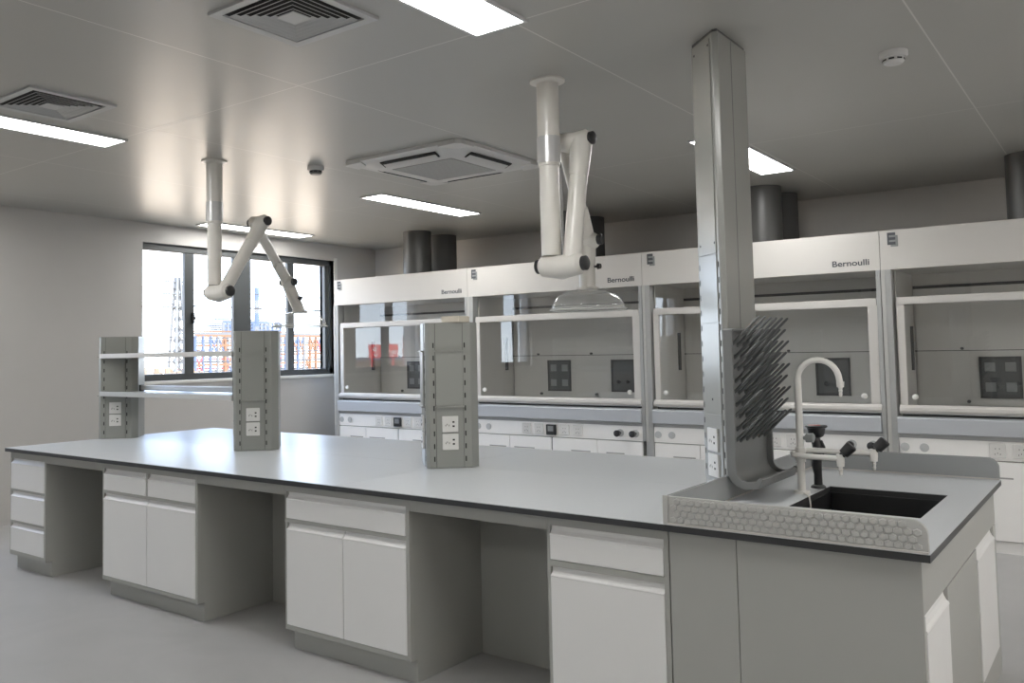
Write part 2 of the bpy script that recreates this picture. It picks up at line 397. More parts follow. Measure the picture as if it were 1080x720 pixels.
h.build('hexagon_relief', M['guard'], r)
MB().box(XD+0.014, -0.003, -0.004, 0.002, H, H+0.006).build('sealant_strip', M['hood_white'], r)
r = thing('splash_guard', 'low plain blue-grey splash guard along the back of the sink worktop', 'splash guard', (-0.42, W-0.01, H))
MB().prism_y(guard_profile(XD+0.014, -0.003, H, 0.949), W-0.018, W-0.002).build('guard_panel', M['divider'], r, bevel=0.002)
MB().box(XD+0.014, -0.003, W-0.024, W-0.018, H, H+0.005).build('sealant_strip', M['hood_white'], r)
r = thing('splash_divider', 'low grey divider strip across the bench between the pillar and the sink', 'divider', (XD+0.006, YC, H))
MB().box(XD, XD+0.012, 0.0, W, H, 0.949).build('divider_panel', M['divider'], r, bevel=0.002)
MB().box(XD-0.003, XD+0.015, -0.004, 0.004, H-0.0, 0.952).build('end_cap', M['guard'], r, bevel=0.001)
MB().box(XD+0.012, XD+0.017, 0.02, W-0.02, H, H+0.004).build('sealant_strip', M['hood_white'], r)

# ------------------------------------------------------------------ hexagonal service columns on the bench
D = 0.163; a0 = 0.013; YA = 0.713; Y1a = YA+D; Y2a = 2*YC-Y1a; Y3a = 2*YC-YA
HT = 1.637
def socket_outlet(name, c, u, nrm, parent, wdt=0.088, hgt=0.086):
    # c centre of the plate on the face, u along the face, nrm outward
    u = Vector(u); nrm = Vector(nrm); up = Vector((0, 0, 1)); c = Vector(c)
    o = MB().obox(c+nrm*0.004, u*wdt/2, nrm*0.005, up*hgt/2).build(name, M['socket'], parent, bevel=0.003)
    h = MB(); q = c+nrm*0.0092
    for dx, dz, tilt in ((0.2, 0.13, 0), (0.2, -0.13, 0), (-0.22, -0.02, 0), (-0.08, -0.08, .5), (-0.32, -0.08, -.5)):
        if dx > 0: h.obox(q+u*wdt*dx+up*hgt*dz, u*0.006, nrm*0.0006, up*0.0045)
        else: h.obox(q+u*wdt*dx*0.9+up*hgt*dz, u*0.0016+up*0.003*tilt, nrm*0.0006, up*0.0045)
    h.build('socket_holes', M['slot'], o)
    return o

def column_hex(xc, label, shape='full', zt=HT):
    root = thing('service_column', label, 'service column', (xc, YC, H), 'service columns on the bench')
    pts = [(xc-a0, YA), (xc+a0, YA), (xc+a0+D, Y1a), (xc+a0+D, Y2a), (xc+a0, Y3a), (xc-a0, Y3a), (xc-a0-D, Y2a), (xc-a0-D, Y1a)]
    MB().prism(pts, H, zt).build('column_body', M['column'], root, bevel=0.004)
    s2 = math.sqrt(0.5)
    L = D*math.sqrt(2)
    for sgn in (1, -1):
        u = Vector((sgn*s2, s2, 0)); nr = Vector((sgn*s2, -s2, 0)); p0 = Vector((xc+sgn*a0, YA, 0))
        c = p0 + u*(L*0.48)
        hw = 0.074
        def plate(z0, z1, th, nm):
            MB().obox(c+nr*(th/2)+Vector((0, 0, (z0+z1)/2)), u*hw, nr*th/2, Vector((0, 0, (z1-z0)/2))).build(nm, M['column'], root, bevel=0.001)
        plate(1.485, zt-0.004, 0.0035, 'cover_plate'); plate(1.178, 1.480, 0.010, 'cover_plate'); plate(H+0.004, 1.174, 0.003, 'cover_plate')
        lip = MB(); lip.obox(c+nr*0.010+Vector((0, 0, 1.482)), u*(hw+0.006), nr*0.010, Vector((0, 0, 0.0035))); lip.obox(c+nr*0.010+Vector((0, 0, 1.179)), u*(hw+0.006), nr*0.010, Vector((0, 0, 0.0035)))
        lip.build('cover_lip', M['column'], root)
        sl = MB(); zz = 0.90
        while zz < zt-0.06:
            for q in (-1, 1): sl.obox(c+u*q*(hw+0.0115)+nr*0.0006+Vector((0, 0, zz)), u*0.0035, nr*0.0008, Vector((0, 0, 0.0135)))
            zz += 0.068
        for q in (-1, 1): sl.obox(c+u*q*(hw+0.0012)+nr*0.0006+Vector((0, 0, (H+zt)/2)), u*0.0009, nr*0.0008, Vector((0, 0, (zt-H)/2-0.006)))
        sl.build('slot_strip', M['slot'], root)
        MB().lathe(c+nr*0.0075+Vector((0, 0, 1.245)), [(0, 0.001), (0.004, 0.001), (0.005, 0)], 10, axis=nr).build('screw', M['slot'], root)
        for zc in (1.087, 0.992):
            socket_outlet('power_socket', c+nr*0.003+Vector((0, 0, zc)), u, nr, root)
    return root
xs = [-5.75, -4.12, -2.49]
column_hex(xs[0], 'short grey service column at the far left end of the shelves')
column_hex(xs[1], 'short grey service column at the right end of the shelves')
column_hex(xs[2], 'short grey service column with a beige block lying on top, without shelves')

# the beige block on the third column
r = MB().box(-2.455, -2.335, 0.80, 0.90, HT, HT+0.034).build('foam_block', M['beige'], bevel=0.004, label='small beige block lying on top of the middle service column', cat='block', origin=(-2.395, 0.85, HT))

# tall pillar: half a hexagon running up to the ceiling
PX = -0.853; DP = 0.152
r = thing('service_pillar', 'tall glossy grey service pillar rising from the bench to the ceiling beside the sink', 'pillar', (PX-0.07, YC, H))
yb1 = YA+DP; ye = 1.07
pts = [(PX-a0, YA), (PX+0.014, YA), (PX+0.014, ye), (PX-a0, ye), (PX-a0-DP, ye-DP), (PX-a0-DP, yb1)]
MB().prism(pts, H, HC-0.012).build('pillar_body', M['pillar'], r, bevel=0.004)
MB().prism([(x+(0.006 if x < PX-0.1 else (-0.006 if x > PX else 0)), y+(0.006 if y < 0.8 else -0.006)) for x, y in pts], HC-0.012, HC).build('shadow_collar', M['line'], r)
s2 = math.sqrt(0.5); u = Vector((-s2, s2, 0)); nr = Vector((-s2, -s2, 0)); p0 = Vector((PX-a0, YA, 0)); L = DP*math.sqrt(2); c = p0+u*(L*0.49)
for z0, z1 in ((1.885, HC-0.03), (1.585, 1.88), (1.19, 1.58), (H+0.004, 1.185)):
    MB().obox(c+nr*0.002+Vector((0, 0, (z0+z1)/2)), u*0.084, nr*0.002, Vector((0, 0, (z1-z0)/2))).build('cover_plate', M['pillar'], r, bevel=0.001)
sc = MB()
for zz in (HC-0.06, 1.93, 1.25):
    for q in ((-1, 1) if zz > 1.5 else (0,)): sc.lathe(c+nr*0.004+u*q*0.072+Vector((0, 0, zz)), [(0, 0.001), (0.005, 0.001), (0.006, 0)], 10, axis=nr)
sc.build('screw', M['slot'], r)
sl = MB(); zz = 0.95
while zz < 1.86:
    for q in (-1, 1): sl.obox(c+u*q*0.096+nr*0.0006+Vector((0, 0, zz)), u*0.003, nr*0.0008, Vector((0, 0, 0.012)))
    zz += 0.068
sl.build('slot_strip', M['slot'], r)
for zc in (1.075, 0.965): socket_outlet('power_socket', c+nr*0.004+Vector((0, 0, zc)), -u, nr, r, 0.1, 0.1)
MB().box(PX+0.0139, PX+0.0146, 0.868, 0.872, 0.95, HC-0.02).build('panel_seam', M['line'], r)
MB().box(PX-0.005, PX+0.0155, YA-0.0015, YA+0.035, 0.95, HC-0.02).build('corner_trim', M['pillar'], r, bevel=0.003)

# ------------------------------------------------------------------ reagent shelves between the first two columns
def shelf(z, label, rail):
    xa, xb = xs[0], xs[1]
    fy = 0.716; by = 2*YC-fy
    r = thing('reagent_shelf', label, 'shelf', ((xa+xb)/2, YC, z-0.034), 'shelves between the two left service columns')
    g = 0.002
    pts = [(xa+a0+g+0.006, fy), (xb-a0-g-0.006, fy), (xb-a0-D-g, Y1a+0.006), (xb-a0-D-g, Y2a-0.006), (xb-a0-g-0.006, by), (xa+a0+g+0.006, by), (xa+a0+D+g, Y2a-0.006), (xa+a0+D+g, Y1a+0.006)]
    pts = [(x+(0.011 if i in (0, 5) else (-0.011 if i in (1, 4) else 0)), y) for i, (x, y) in enumerate(pts)]
    MB().prism(pts, z-0.030, z-0.006).build('shelf_board', M['column'], r)
    f = MB(); f.box(xa+a0+0.002, xb-a0-0.006, fy-0.016, fy-0.001, z-0.034, z); f.box(xa+a0+0.02, xb-a0-0.02, by+0.001, by+0.012, z-0.034, z)
    f.build('shelf_lip', M['hood_white'] if not rail else M['guard'], r, bevel=0.002)
    if rail:
        f = MB(); f.box(xa+0.22, xb-0.215, YC+0.02, YC+0.05, z+0.004, z+0.042); f.build('guard_rail', M['alu'], r, bevel=0.006)
        f = MB(); f.box(xb-0.215, xb-0.198, YC+0.018, YC+0.052, z-0.004, z+0.046); f.box(xa+0.203, xa+0.22, YC+0.018, YC+0.052, z-0.004, z+0.046)
        f.build('rail_end_cap', M['black'], r, bevel=0.002)
shelf(1.505, 'white-edged upper reagent shelf crossing in front of the window', False)
shelf(1.215, 'lower grey reagent shelf with a silver guard rail', True)

# ------------------------------------------------------------------ peg drying rack
r = thing('drying_rack', 'dark grey plastic peg drying rack hung on the pillar above the sink', 'drying rack', (-0.83, 0.84, 0.9))
RX = -0.8215; ry0, ry1 = 0.60, 1.075
MB().box(PX+0.0145, RX, 0.74, 1.04, 1.3, 1.34).build('mounting_bracket', M['alu'], r)
prof_o = [(RX, 1.55), (RX, 0.975)] + [(RX+0.075-0.075*math.cos(t), 0.975-0.075*math.sin(t)) for t in [PI/2*k/8 for k in range(1, 9)]] + [(RX+0.125, 0.905), (RX+0.14, 0.94)]
prof_i = [(RX+0.128, 0.945), (RX+0.118, 0.918)] + [(RX+0.075-0.060*math.cos(t), 0.975-0.060*math.sin(t)) for t in [PI/2*k/8 for k in range(8, 0, -1)]] + [(RX+0.014, 0.975), (RX+0.014, 1.55)]
MB().prism_y(prof_o+prof_i, ry0, ry1, smooth=True).build('back_board', M['rack'], r, bevel=0.002)
po = [(x, z) for x, z in prof_o]; pi_ = [(x+0.02 if z > 0.975 else x+0.012, z+(0.012 if z < 0.975 else 0)) for x, z in prof_i]
fr = MB()
A = [PI/2*k/8 for k in range(9)]
for y0, y1 in ((ry0-0.004, ry0+0.014), (ry1-0.014, ry1+0.004)):
    fr.prism_y([(RX, 1.55)] + [(RX+0.075-0.075*math.cos(t), 0.975-0.075*math.sin(t)) for t in A] + [(RX+0.125, 0.905), (RX+0.145, 0.945), (RX+0.13, 0.95), (RX+0.115, 0.932)]
        + [(RX+0.08-0.042*math.cos(t), 0.975-0.045*math.sin(t)) for t in A[::-1]] + [(RX+0.038, 1.55)], y0, y1)
fr.box(RX, RX+0.044, ry0, ry1, 1.542, 1.554)
fr.build('rim', M['rack'], r, bevel=0.003)
for j in range(9):
    z = 1.085+j*0.050
    n = 6 if j % 2 == 0 else 5
    for i in range(n):
        y = 0.65 + (0.385/5)*(i + (0 if n == 6 else 0.5))
        x = RX+0.013
        mb = MB().tube([(x-0.002, y, z-0.002), (x+0.012, y, z+0.007), (x+0.118, y, z+0.112), (x+0.123, y, z+0.116)], [0.0105, 0.0065, 0.0055, 0.003], 8)
        mb.build('peg', M['dgrey'], r)

# ------------------------------------------------------------------ faucet
fx, fy = -0.628, 0.94
r = thing('laboratory_faucet', 'white gooseneck laboratory faucet with two black-knobbed side taps behind the sink', 'faucet', (fx, fy, H))
MB().tube([(fx-0.01, fy+0.02, H+0.006), (-0.60, 0.89, 0.8545), (-0.588, 0.87, 0.8545), (-0.578, 0.862, 0.852), (-0.574, 0.858, 0.83), (-0.57, 0.855, 0.76)], 0.0035, 8).build('thin_hose', M['arm'], r)
MB().lathe((fx, fy, H), [(0, 0.012), (0.03, 0.012), (0.033, 0.006), (0.034, 0.0)]).build('base', M['white'], r)
R = 0.083
pts = [(fx, fy, H+0.005), (fx, fy, 1.333)] + [(fx+R-R*math.cos(t), fy, 1.333+R*math.sin(t)) for t in [PI*k/14 for k in range(1, 14)]] + [(fx+2*R+0.002, fy, 1.327), (fx+2*R+0.004, fy, 1.318)]
MB().tube(pts, [0.0155, 0.0145]+[0.0125]*(len(pts)-2), 16).build('gooseneck', M['white'], r)
def nozzle(x, y, zt, parent, ll=0.055):
    MB().lathe((x, y, zt-ll), [(0.0, 0), (0.005, 0), (0.0075, 0.012), (0.0055, 0.014), (0.0085, 0.026), (0.0065, 0.028), (0.009, ll*0.62), (0.014, ll*0.64), (0.0155, ll), (0, ll)], 16).build('nozzle', M['white'], parent)
nozzle(fx+2*R+0.004, fy, 1.325, r, 0.062)
MB().tube([(fx-0.0, fy, 0.985), (fx, fy, 1.045)], 0.0205, 16).build('collar', M['white'], r)
for sg, xe, ze in ((-1, -0.458, 1.012), (1, -0.352, 1.03)):
    yo = fy+sg*0.045
    pts = [(fx-0.006, fy, 1.015)]
    if sg < 0: pts = [(fx-0.01, fy, 1.018), (fx-0.028, fy-0.018, 1.018), (fx-0.012, yo, 1.016), (fx+0.02, yo-0.004, 1.014), (xe, yo-0.004, ze)]
    else: pts = [(fx, fy, 1.028), (fx+0.012, fy+0.03, 1.03), (fx+0.04, yo, 1.03), (xe, yo, ze)]
    a = MB().tube(pts, 0.0115, 14).build('side_tap', M['white'], r)
    ye_ = pts[-1][1]
    MB().tube([(xe, ye_, ze-0.014), (xe, ye_, ze+0.018)], 0.0155, 14).build('valve_body', M['white'], a)
    nozzle(xe, ye_, ze-0.012, a)
    kd = Vector((0.66, 0.1, 0.72)).normalized(); kp = Vector((xe, ye_, ze+0.006))
    MB().tube([kp, kp+kd*0.016, kp+kd*0.019, kp+kd*0.062, kp+kd*0.067], [0.011, 0.013, 0.021, 0.0235, 0.019], 18).build('knob', M['black'], a)
k0 = Vector((fx, fy, 1.085))
MB().tube([k0, k0+Vector((0.02, 0.004, 0.0)), k0+Vector((0.024, 0.004, 0)), k0+Vector((0.052, 0.006, 0.002)), k0+Vector((0.057, 0.006, 0.002))], [0.008, 0.009, 0.019, 0.02, 0.013], 14).build('mixing_knob', M['badgegrey'], r)

# eyewash
ex, ey = -0.612, 1.13
r = thing('eyewash_sprayer', 'black handheld eyewash sprayer standing behind the sink faucet', 'eyewash', (ex, ey, H))
MB().lathe((ex, ey, H), [(0, 0.014), (0.022, 0.014), (0.03, 0.008), (0.032, 0)], 24).build('base', M['dgrey'], r)
MB().tube([(ex, ey, H+0.01), (ex, ey, 0.91), (ex-0.004, ey, 0.95), (ex, ey, 0.99), (ex+0.002, ey, 1.03), (ex-0.004, ey, 1.062), (ex-0.004, ey, 1.078)], [0.018, 0.017, 0.021, 0.019, 0.021, 0.02, 0.014], 18).build('handle', M['black'], r)
MB().tube([(ex+0.018, ey, 1.058), (ex+0.03, ey-0.004, 1.03), (ex+0.026, ey-0.004, 0.995)], [0.006, 0.007, 0.004], 10).build('trigger', M['black'], r)
MB().lathe((ex, ey, 1.07), [(0, 0), (0.016, 0.0), (0.028, 0.007), (0.034, 0.018), (0.036, 0.032), (0.038, 0.042), (0.046, 0.047), (0.047, 0.052), (0.042, 0.055), (0, 0.053)], 28).build('spray_head', M['black'], r)
MB().lathe((ex-0.008, ey, 1.123), [(0, 0.004), (0.026, 0.003), (0.03, -0.002)], 20).build('dust_cap', M['red'], r)

# ------------------------------------------------------------------ articulated extraction arms
def extraction_arm(cx, cy, label, elbowz, off, t2top, t3end, hood, rr=0.05, flange=0.09):
    root = thing('extraction_arm', label, 'extraction arm', (cx, cy, HC), 'ceiling extraction arms')
    mb = MB(); mb.lathe((cx, cy, HC), [(flange, 0), (flange, -0.01), (rr+0.012, -0.014), (rr+0.006, -0.02)], 36); mb.build('ceiling_flange', M['arm'], root)
    MB().tube([(cx, cy, HC-0.005), (cx, cy, 2.56)], rr+0.007, 28).build('drop_tube', M['arm'], root)
    MB().tube([(cx, cy, 2.565), (cx, cy, 2.43)], rr+0.010, 28).build('collar', M['alu'], root)
    MB().tube([(cx, cy, 2.44), (cx, cy, elbowz+0.05)], rr, 28).build('lower_tube', M['arm'], root)
    MB().tube([(cx, cy, 2.432), (cx, cy, 2.415)], rr+0.006, 28).build('ring', M['arm'], root)
    def joint(p, x0, x1, rj, nm='joint'):
        q = Vector(p)
        a = MB().tube([(x0, q.y, q.z), (x0+0.008, q.y, q.z), (x0+0.03, q.y, q.z), ((x0+x1)/2, q.y, q.z-0.012), (x1-0.03, q.y, q.z), (x1-0.008, q.y, q.z), (x1, q.y, q.z)], [rj*0.4, rj*0.6, rj*0.98, rj*1.10, rj*0.98, rj*0.6, rj*0.4], 26).build(nm, M['arm'], root)
        for xx, sg in ((x0, -1), (x1, 1)):
            MB().tube([(xx-sg*0.012, q.y, q.z), (xx+sg*0.008, q.y, q.z), (xx+sg*0.014, q.y, q.z)], [rj*0.66, rj*0.66, rj*0.5], 20).build('knob', M['black'], a)
        return a
    xo = cx+off
    e0 = Vector((cx, cy, elbowz))
    joint(e0, cx-0.075, xo+0.075, rr*1.12)
    # second tube
    b0 = Vector((xo, cy, elbowz)); b1 = Vector((xo, t2top[0], t2top[1]))
    MB().tube([b0, b0.lerp(b1, 0.5), b1], rr*0.92, 26).build('middle_tube', M['arm'], root)
    dd = (b1-b0).normalized()
    MB().tube([b1-dd*0.20, b1-dd*0.06, b1-dd*0.01], [rr*0.98, rr*1.12, rr*1.12], 26).build('middle_sleeve', M['arm'], root)
    joint(b1, cx-0.03, xo+0.06, rr*1.02)
    c0 = Vector((cx+0.01, t2top[0], t2top[1])); c1 = Vector((cx+0.01, t3end[0], t3end[1]))
    MB().tube([c0, c1], rr*0.72, 22).build('outer_tube', M['arm'], root)
    dd = (c1-c0).normalized()
    MB().tube([c1-dd*0.18, c1-dd*0.02], rr*0.84, 22).build('outer_sleeve', M['arm'], root)
    joint(c1, cx-0.05, cx+0.085, rr*0.85)
    hx, hy, hz, hr = hood
    h0 = Vector((cx+0.005, c1.y, c1.z)); h1 = Vector((hx, hy, hz+0.115))
    MB().tube([h0, h0.lerp(h1, 0.15), h1], [rr*0.8, rr*0.95, rr*0.86], 24).build('neck', M['arm'], root)
    mid = h0.lerp(h1, 0.55)
    MB().tube([mid+Vector((rr*0.8, 0, 0)), mid+Vector((rr*0.8+0.022, 0, 0)), mid+Vector((rr*0.8+0.024, 0, 0)), mid+Vector((rr*0.8+0.04, 0, 0))], [0.006, 0.006, 0.017, 0.014], 12).build('damper_knob', M['black'], root)
    dm = [(rr*0.9, 0.118), (rr*1.05, 0.11)] + [(rr*1.05+(hr-0.012-rr*1.05)*math.sin(t), 0.008+0.102*math.cos(t)) for t in [PI/2*k/12 for k in range(1, 13)]] + [(hr, 0.004), (hr, 0.0), (hr-0.012, 0.0)]
    d_ = MB().lathe((hx, hy, hz), dm, 56).build('capture_hood', M['dome'], root)
    MB().lathe((hx, hy, hz), [(rr*0.8, 0.125), (rr*1.15, 0.123), (rr*1.2, 0.108), (rr*1.0, 0.105)], 28).build('hood_collar', M['arm'], root)
    t = 0.9; rr2 = rr*1.05+(hr-0.012-rr*1.05)*math.sin(t); zz2 = hz+0.009+0.102*math.cos(t)
    MB().tube([(hx+(hr-0.012)*math.cos(2*PI*k/56), hy+(hr-0.012)*math.sin(2*PI*k/56), hz+0.012) for k in range(57)], 0.0025, 6, caps=False).build('hood_rim', M['rim'], d_)
    rim = [(hx+hr*math.cos(2*PI*k/56), hy+hr*math.sin(2*PI*k/56), hz+0.001) for k in range(57)]
    MB().tube(rim, 0.0045, 8, caps=False).build('hood_rim', M['rim'], d_)
    # gas spring linkage
    if off > 0 and t3end[0]-cy < 0.45:
        MB().tube([(cx+0.012, cy+0.09, 2.43), (cx+0.012, cy+0.095, 2.12), (cx+0.012, cy+0.10, 1.95)], [0.008, 0.008, 0.004], 10).build('gas_spring', M['alu'], root)
    return root
extraction_arm(-1.784, 0.863, 'white folded extraction arm with a clear dome, hanging nearer beside the tall pillar', 1.905, 0.115, (1.00, 2.56), (1.23, 2.065), (-1.785, 1.235, 1.69, 0.205))
extraction_arm(-4.545, 0.88, 'white extraction arm bent in a zigzag before the window, with a clear dome', 1.925, 0.10, (1.235, 2.455), (1.56, 2.03), (-4.49, 1.64, 1.69, 0.215))

# ------------------------------------------------------------------ fume hoods along the back wall
YF = 4.359; U = 1.953; B = -6.829; ZTp = 2.344; ZBm = 2.045
hl = ['leftmost white fume hood beside the window wall', 'second white fume hood from the left, seen behind the hanging clear dome',
      'third white fume hood from the left, partly behind the tall pillar', 'rightmost white fume hood, behind the back splash guard of the sink']
root = thing('fume_hood', hl[0], 'fume hood', (B, YF, 0), 'fume hoods along the back wall')
g = 0.0015
hd = MB().box(B+g, B+U-g, YF, YF+0.95, ZBm, ZTp).build('header', M['hood_white'], root, bevel=0.002)
text('brand_lettering', 'Bernoulli', 0.064, (B+1.607, YF-0.001, 2.093), (PI/2, 0, 0), M['textdark'], hd, 1.17)
bd = MB().box(B+0.078, B+0.128, YF-0.003, YF, 2.217, 2.302).build('badge', M['badgegrey'], hd)
e = MB(); e.box(B+0.056, B+0.068, YF-0.005, YF-0.001, 2.232, 2.325)
for z in (2.232, 2.268, 2.304): e.box(B+0.056, B+0.112, YF-0.005, YF-0.001, z, z+0.021)
e.box(B+0.068, B+0.112, YF-0.004, YF-0.001, 2.232, 2.325, 1)
e.build('badge_letter', [M['textdark'], M['badgegrey']], bd)
# posts
for x0, x1 in ((B+0.002, B+0.072), (B+U-0.034, B+U-0.002)):
    MB().box(x0, x1, YF-0.012, YF+0.08, 0.65 if x0 > B+1 else 0.0, ZBm).build('corner_post', M['hood_grey'], root, bevel=0.004)
MB().box(B+0.004, B+0.03, YF-0.016, YF-0.012, 0.65, ZBm).build('post_trim', M['guard'], root)
# interior
ID = 0.72; xi0, xi1 = B+0.085, B+U-0.045
m = MB(); m.box(xi0-0.01, xi0, YF+0.08, YF+ID, 0.94, 2.3); m.box(xi1, xi1+0.01, YF+0.08, YF+ID, 0.94, 2.3)
m.box(xi0-0.01, xi1+0.01, YF+ID, YF+ID+0.012, 0.94, 2.3); m.box(xi0, xi1, YF+0.03, YF+ID, 2.2, 2.21)
m.build('inner_liner', M['liner'], root)
m = MB().box(xi0+0.02, xi1-0.02, YF+ID-0.022, YF+ID-0.012, 0.99, 1.418); m.box(xi0+0.02, xi1-0.02, YF+ID-0.022, YF+ID-0.012, 1.424, 1.925)
m.build('baffle', M['liner'], root)
m = MB().box(xi0+0.005, xi1-0.005, YF+ID-0.012, YF+ID-0.002, 1.926, 1.95); m.box(xi0, xi1, YF+ID-0.013, YF+ID-0.003, 1.416, 1.426)
m.build('baffle_gap', M['line'], root)
for xx in (0.42, 1.05):
    MB().tube([(B+xx, YF+ID-0.022, 1.437), (B+xx, YF+ID-0.045, 1.437)], 0.011, 10).build('baffle_clip', M['line'], root)
for xx in (0.45, 1.10):
    MB().tube([(B+xx, YF+ID-0.022, 1.02), (B+xx, YF+ID-0.045, 1.02)], 0.013, 10).build('baffle_clip', M['line'], root)
MB().box(xi0, xi0+0.016, YF+ID-0.17, YF+ID-0.13, 1.27, 1.62).build('slot_cover', M['line'], root)
for xr in (0.53, 1.27):
    bx = B+xr
    f = MB(); y = YF+ID-0.022
    f.box(bx, bx+0.275, y-0.010, y, 1.05, 1.068); f.box(bx, bx+0.275, y-0.010, y, 1.352, 1.37); f.box(bx, bx+0.018, y-0.010, y, 1.05, 1.37); f.box(bx+0.257, bx+0.275, y-0.010, y, 1.05, 1.37)
    o = f.build('outlet_box', M['line'], root, bevel=0.002)
    MB().box(bx+0.018, bx+0.257, y-0.004, y, 1.068, 1.352).build('box_plate', M['dgrey'], o)
    if xr < 1:
        for i in (0.07, 0.205):
            for zz in (1.135, 1.29): MB().box(bx+i-0.035, bx+i+0.035, y-0.010, y-0.004, zz-0.035, zz+0.035).build('socket_cover', M['badgegrey'], o, bevel=0.004)
    else:
        for i in (0.09, 0.19): MB().tube([(bx+i, y-0.004, 1.15), (bx+i, y-0.045, 1.15), (bx+i, y-0.05, 1.15)], [0.009, 0.018, 0.012], 12).build('gas_valve', M['black'], o)
# fixed upper glass and sliding sash
MB().add([(xi0, YF+0.055, 1.80), (xi1, YF+0.055, 1.80), (xi1, YF+0.055, ZBm), (xi0, YF+0.055, ZBm)], [(0, 1, 2, 3)]).build('upper_glass', M['upper'], root)
sx0, sx1_ = B+0.10, B+U-0.038
fr = MB(); fr.box(sx0, sx1_, YF-0.004, YF+0.03, 1.775, 1.832); fr.box(sx0, sx0+0.048, YF-0.004, YF+0.03, 1.02, 1.775); fr.box(sx1_-0.065, sx1_, YF-0.004, YF+0.03, 1.02, 1.775)
so = fr.build('sash', M['hood_white'], root, bevel=0.003)
MB().add([(sx0+0.045, YF+0.012, 1.02), (sx1_-0.06, YF+0.012, 1.02), (sx1_-0.06, YF+0.012, 1.78), (sx0+0.045, YF+0.012, 1.78)], [(0, 1, 2, 3)]).build('sash_glass', M['sash'], so)
MB().prism_x([(YF+0.03, 0.962), (YF+0.03, 1.025), (YF-0.004, 1.025), (YF-0.028, 1.008), (YF-0.032, 0.985), (YF-0.022, 0.966)], sx0-0.01, sx1_+0.01).build('sash_handle', M['hood_white'], so, bevel=0.003)
for xx in (sx0+0.095, sx1_-0.115): MB().tube([(xx, YF+0.012, 1.085), (xx, YF-0.003, 1.085), (xx, YF-0.006, 1.085)], [0.021, 0.021, 0.016], 18).build('sash_button', M['socket'], so)
# counter and lower front
MB().prism_x([(YF+ID, 0.82), (YF+ID, 0.94), (YF+0.0, 0.94), (YF-0.03, 0.932), (YF-0.035, 0.925), (YF-0.035, 0.818), (YF, 0.81)], B+0.074, B+U-0.036).build('counter', M['steel'], root, bevel=0.002)
MB().box(B+0.10, B+U-0.05, YF+0.03, YF+0.04, 0.941, 0.955).build('sill_shadow', M['line'], root)
MB().box(B+0.074, B+U-0.036, YF+0.0, YF+0.05, 0.782, 0.81).build('under_counter_strip', M['hood_grey'], root)
cp = MB().box(B+0.074, B+U-0.036, YF-0.004, YF+0.05, 0.648, 0.782).build('control_panel', M['hdoor'], root, bevel=0.002)
for xx in (0.112, 0.24): MB().tube([(B+xx, YF-0.004, 0.715), (B+xx, YF-0.010, 0.715), (B+xx, YF-0.012, 0.715)], [0.031, 0.031, 0.024], 20).build('round_cap', M['vent'], cp)
for xx in (0.695, 0.835, 1.12, 1.262): 
    s_ = MB().box(B+xx-0.05, B+xx+0.05, YF-0.014, YF-0.004, 0.668, 0.768).build('power_socket', M['socket'], cp, bevel=0.003)
    hq = MB()
    for dx, dz in ((-0.012, 0.014), (0.012, 0.014), (0, -0.016), (-0.016, -0.024), (0.016, -0.024)): hq.box(B+xx+dx-0.002, B+xx+dx+0.002, YF-0.0148, YF-0.0138, 0.718+dz-0.005, 0.718+dz+0.005)
    hq.build('socket_holes', M['slot'], s_)
cc = MB().box(B+0.978-0.052, B+0.978+0.052, YF-0.03, YF-0.004, 0.665, 0.765).build('controller', M['black'], cp, bevel=0.006)
MB().box(B+0.978-0.03, B+0.978+0.03, YF-0.0315, YF-0.03, 0.70, 0.75).build('controller_screen', M['badgegrey'], cc)
for xx in (1.70, 1.85):
    v = MB().tube([(B+xx, YF-0.004, 0.715), (B+xx, YF-0.012, 0.715)], 0.034, 20).build('gas_valve', M['vent'], cp)
    MB().tube([(B+xx, YF-0.012, 0.715), (B+xx, YF-0.05, 0.715), (B+xx, YF-0.054, 0.715), (B+xx, YF-0.085, 0.715), (B+xx, YF-0.09, 0.715)], [0.012, 0.012, 0.028, 0.03, 0.022], 20).build('valve_knob', M['black'], v)
MB().box(B+0.074, B+U-0.036, YF+0.012, YF+ID, 0.085, 0.645).build('base_carcass', M['cab'], root)
edges = [0.074, 0.49, 0.975, 1.46, U-0.036]; hand = [(0.249, 0.449), (0.545, 0.78), (1.187, 1.39), (1.554, 1.735)]
for i in range(4):
    a = B+edges[i]+(0.003 if i != 2 else 0.008); b2 = B+edges[i+1]-(0.003 if i != 1 else 0.008)
    d_ = MB().box(a, b2, YF-0.006, YF+0.012, 0.09, 0.638).build('cabinet_door', M['hdoor'], root, bevel=0.002)
    MB().box(B+hand[i][0], B+hand[i][1], YF-0.009, YF-0.006, 0.522, 0.533).build('handle', M['acg'], d_)
MB().box(B+0.97, B+0.98, YF+0.005, YF+0.0115, 0.09, 0.64).build('door_gap', M['line'], root)
MB().box(B+0.074, B+U-0.036, YF+0.02, YF+0.3, 0.0, 0.085).build('toe_kick', M['hdoor'], root)
MB().box(B+0.006, B+0.012, YF+0.08, YF+0.95, 0.0, ZBm).build('side_panel', M['guard'], root)
for k in range(1, 4):
    c = copy_tree(root); c.location = (B+U*k, YF, 0); c['label'] = hl[k]

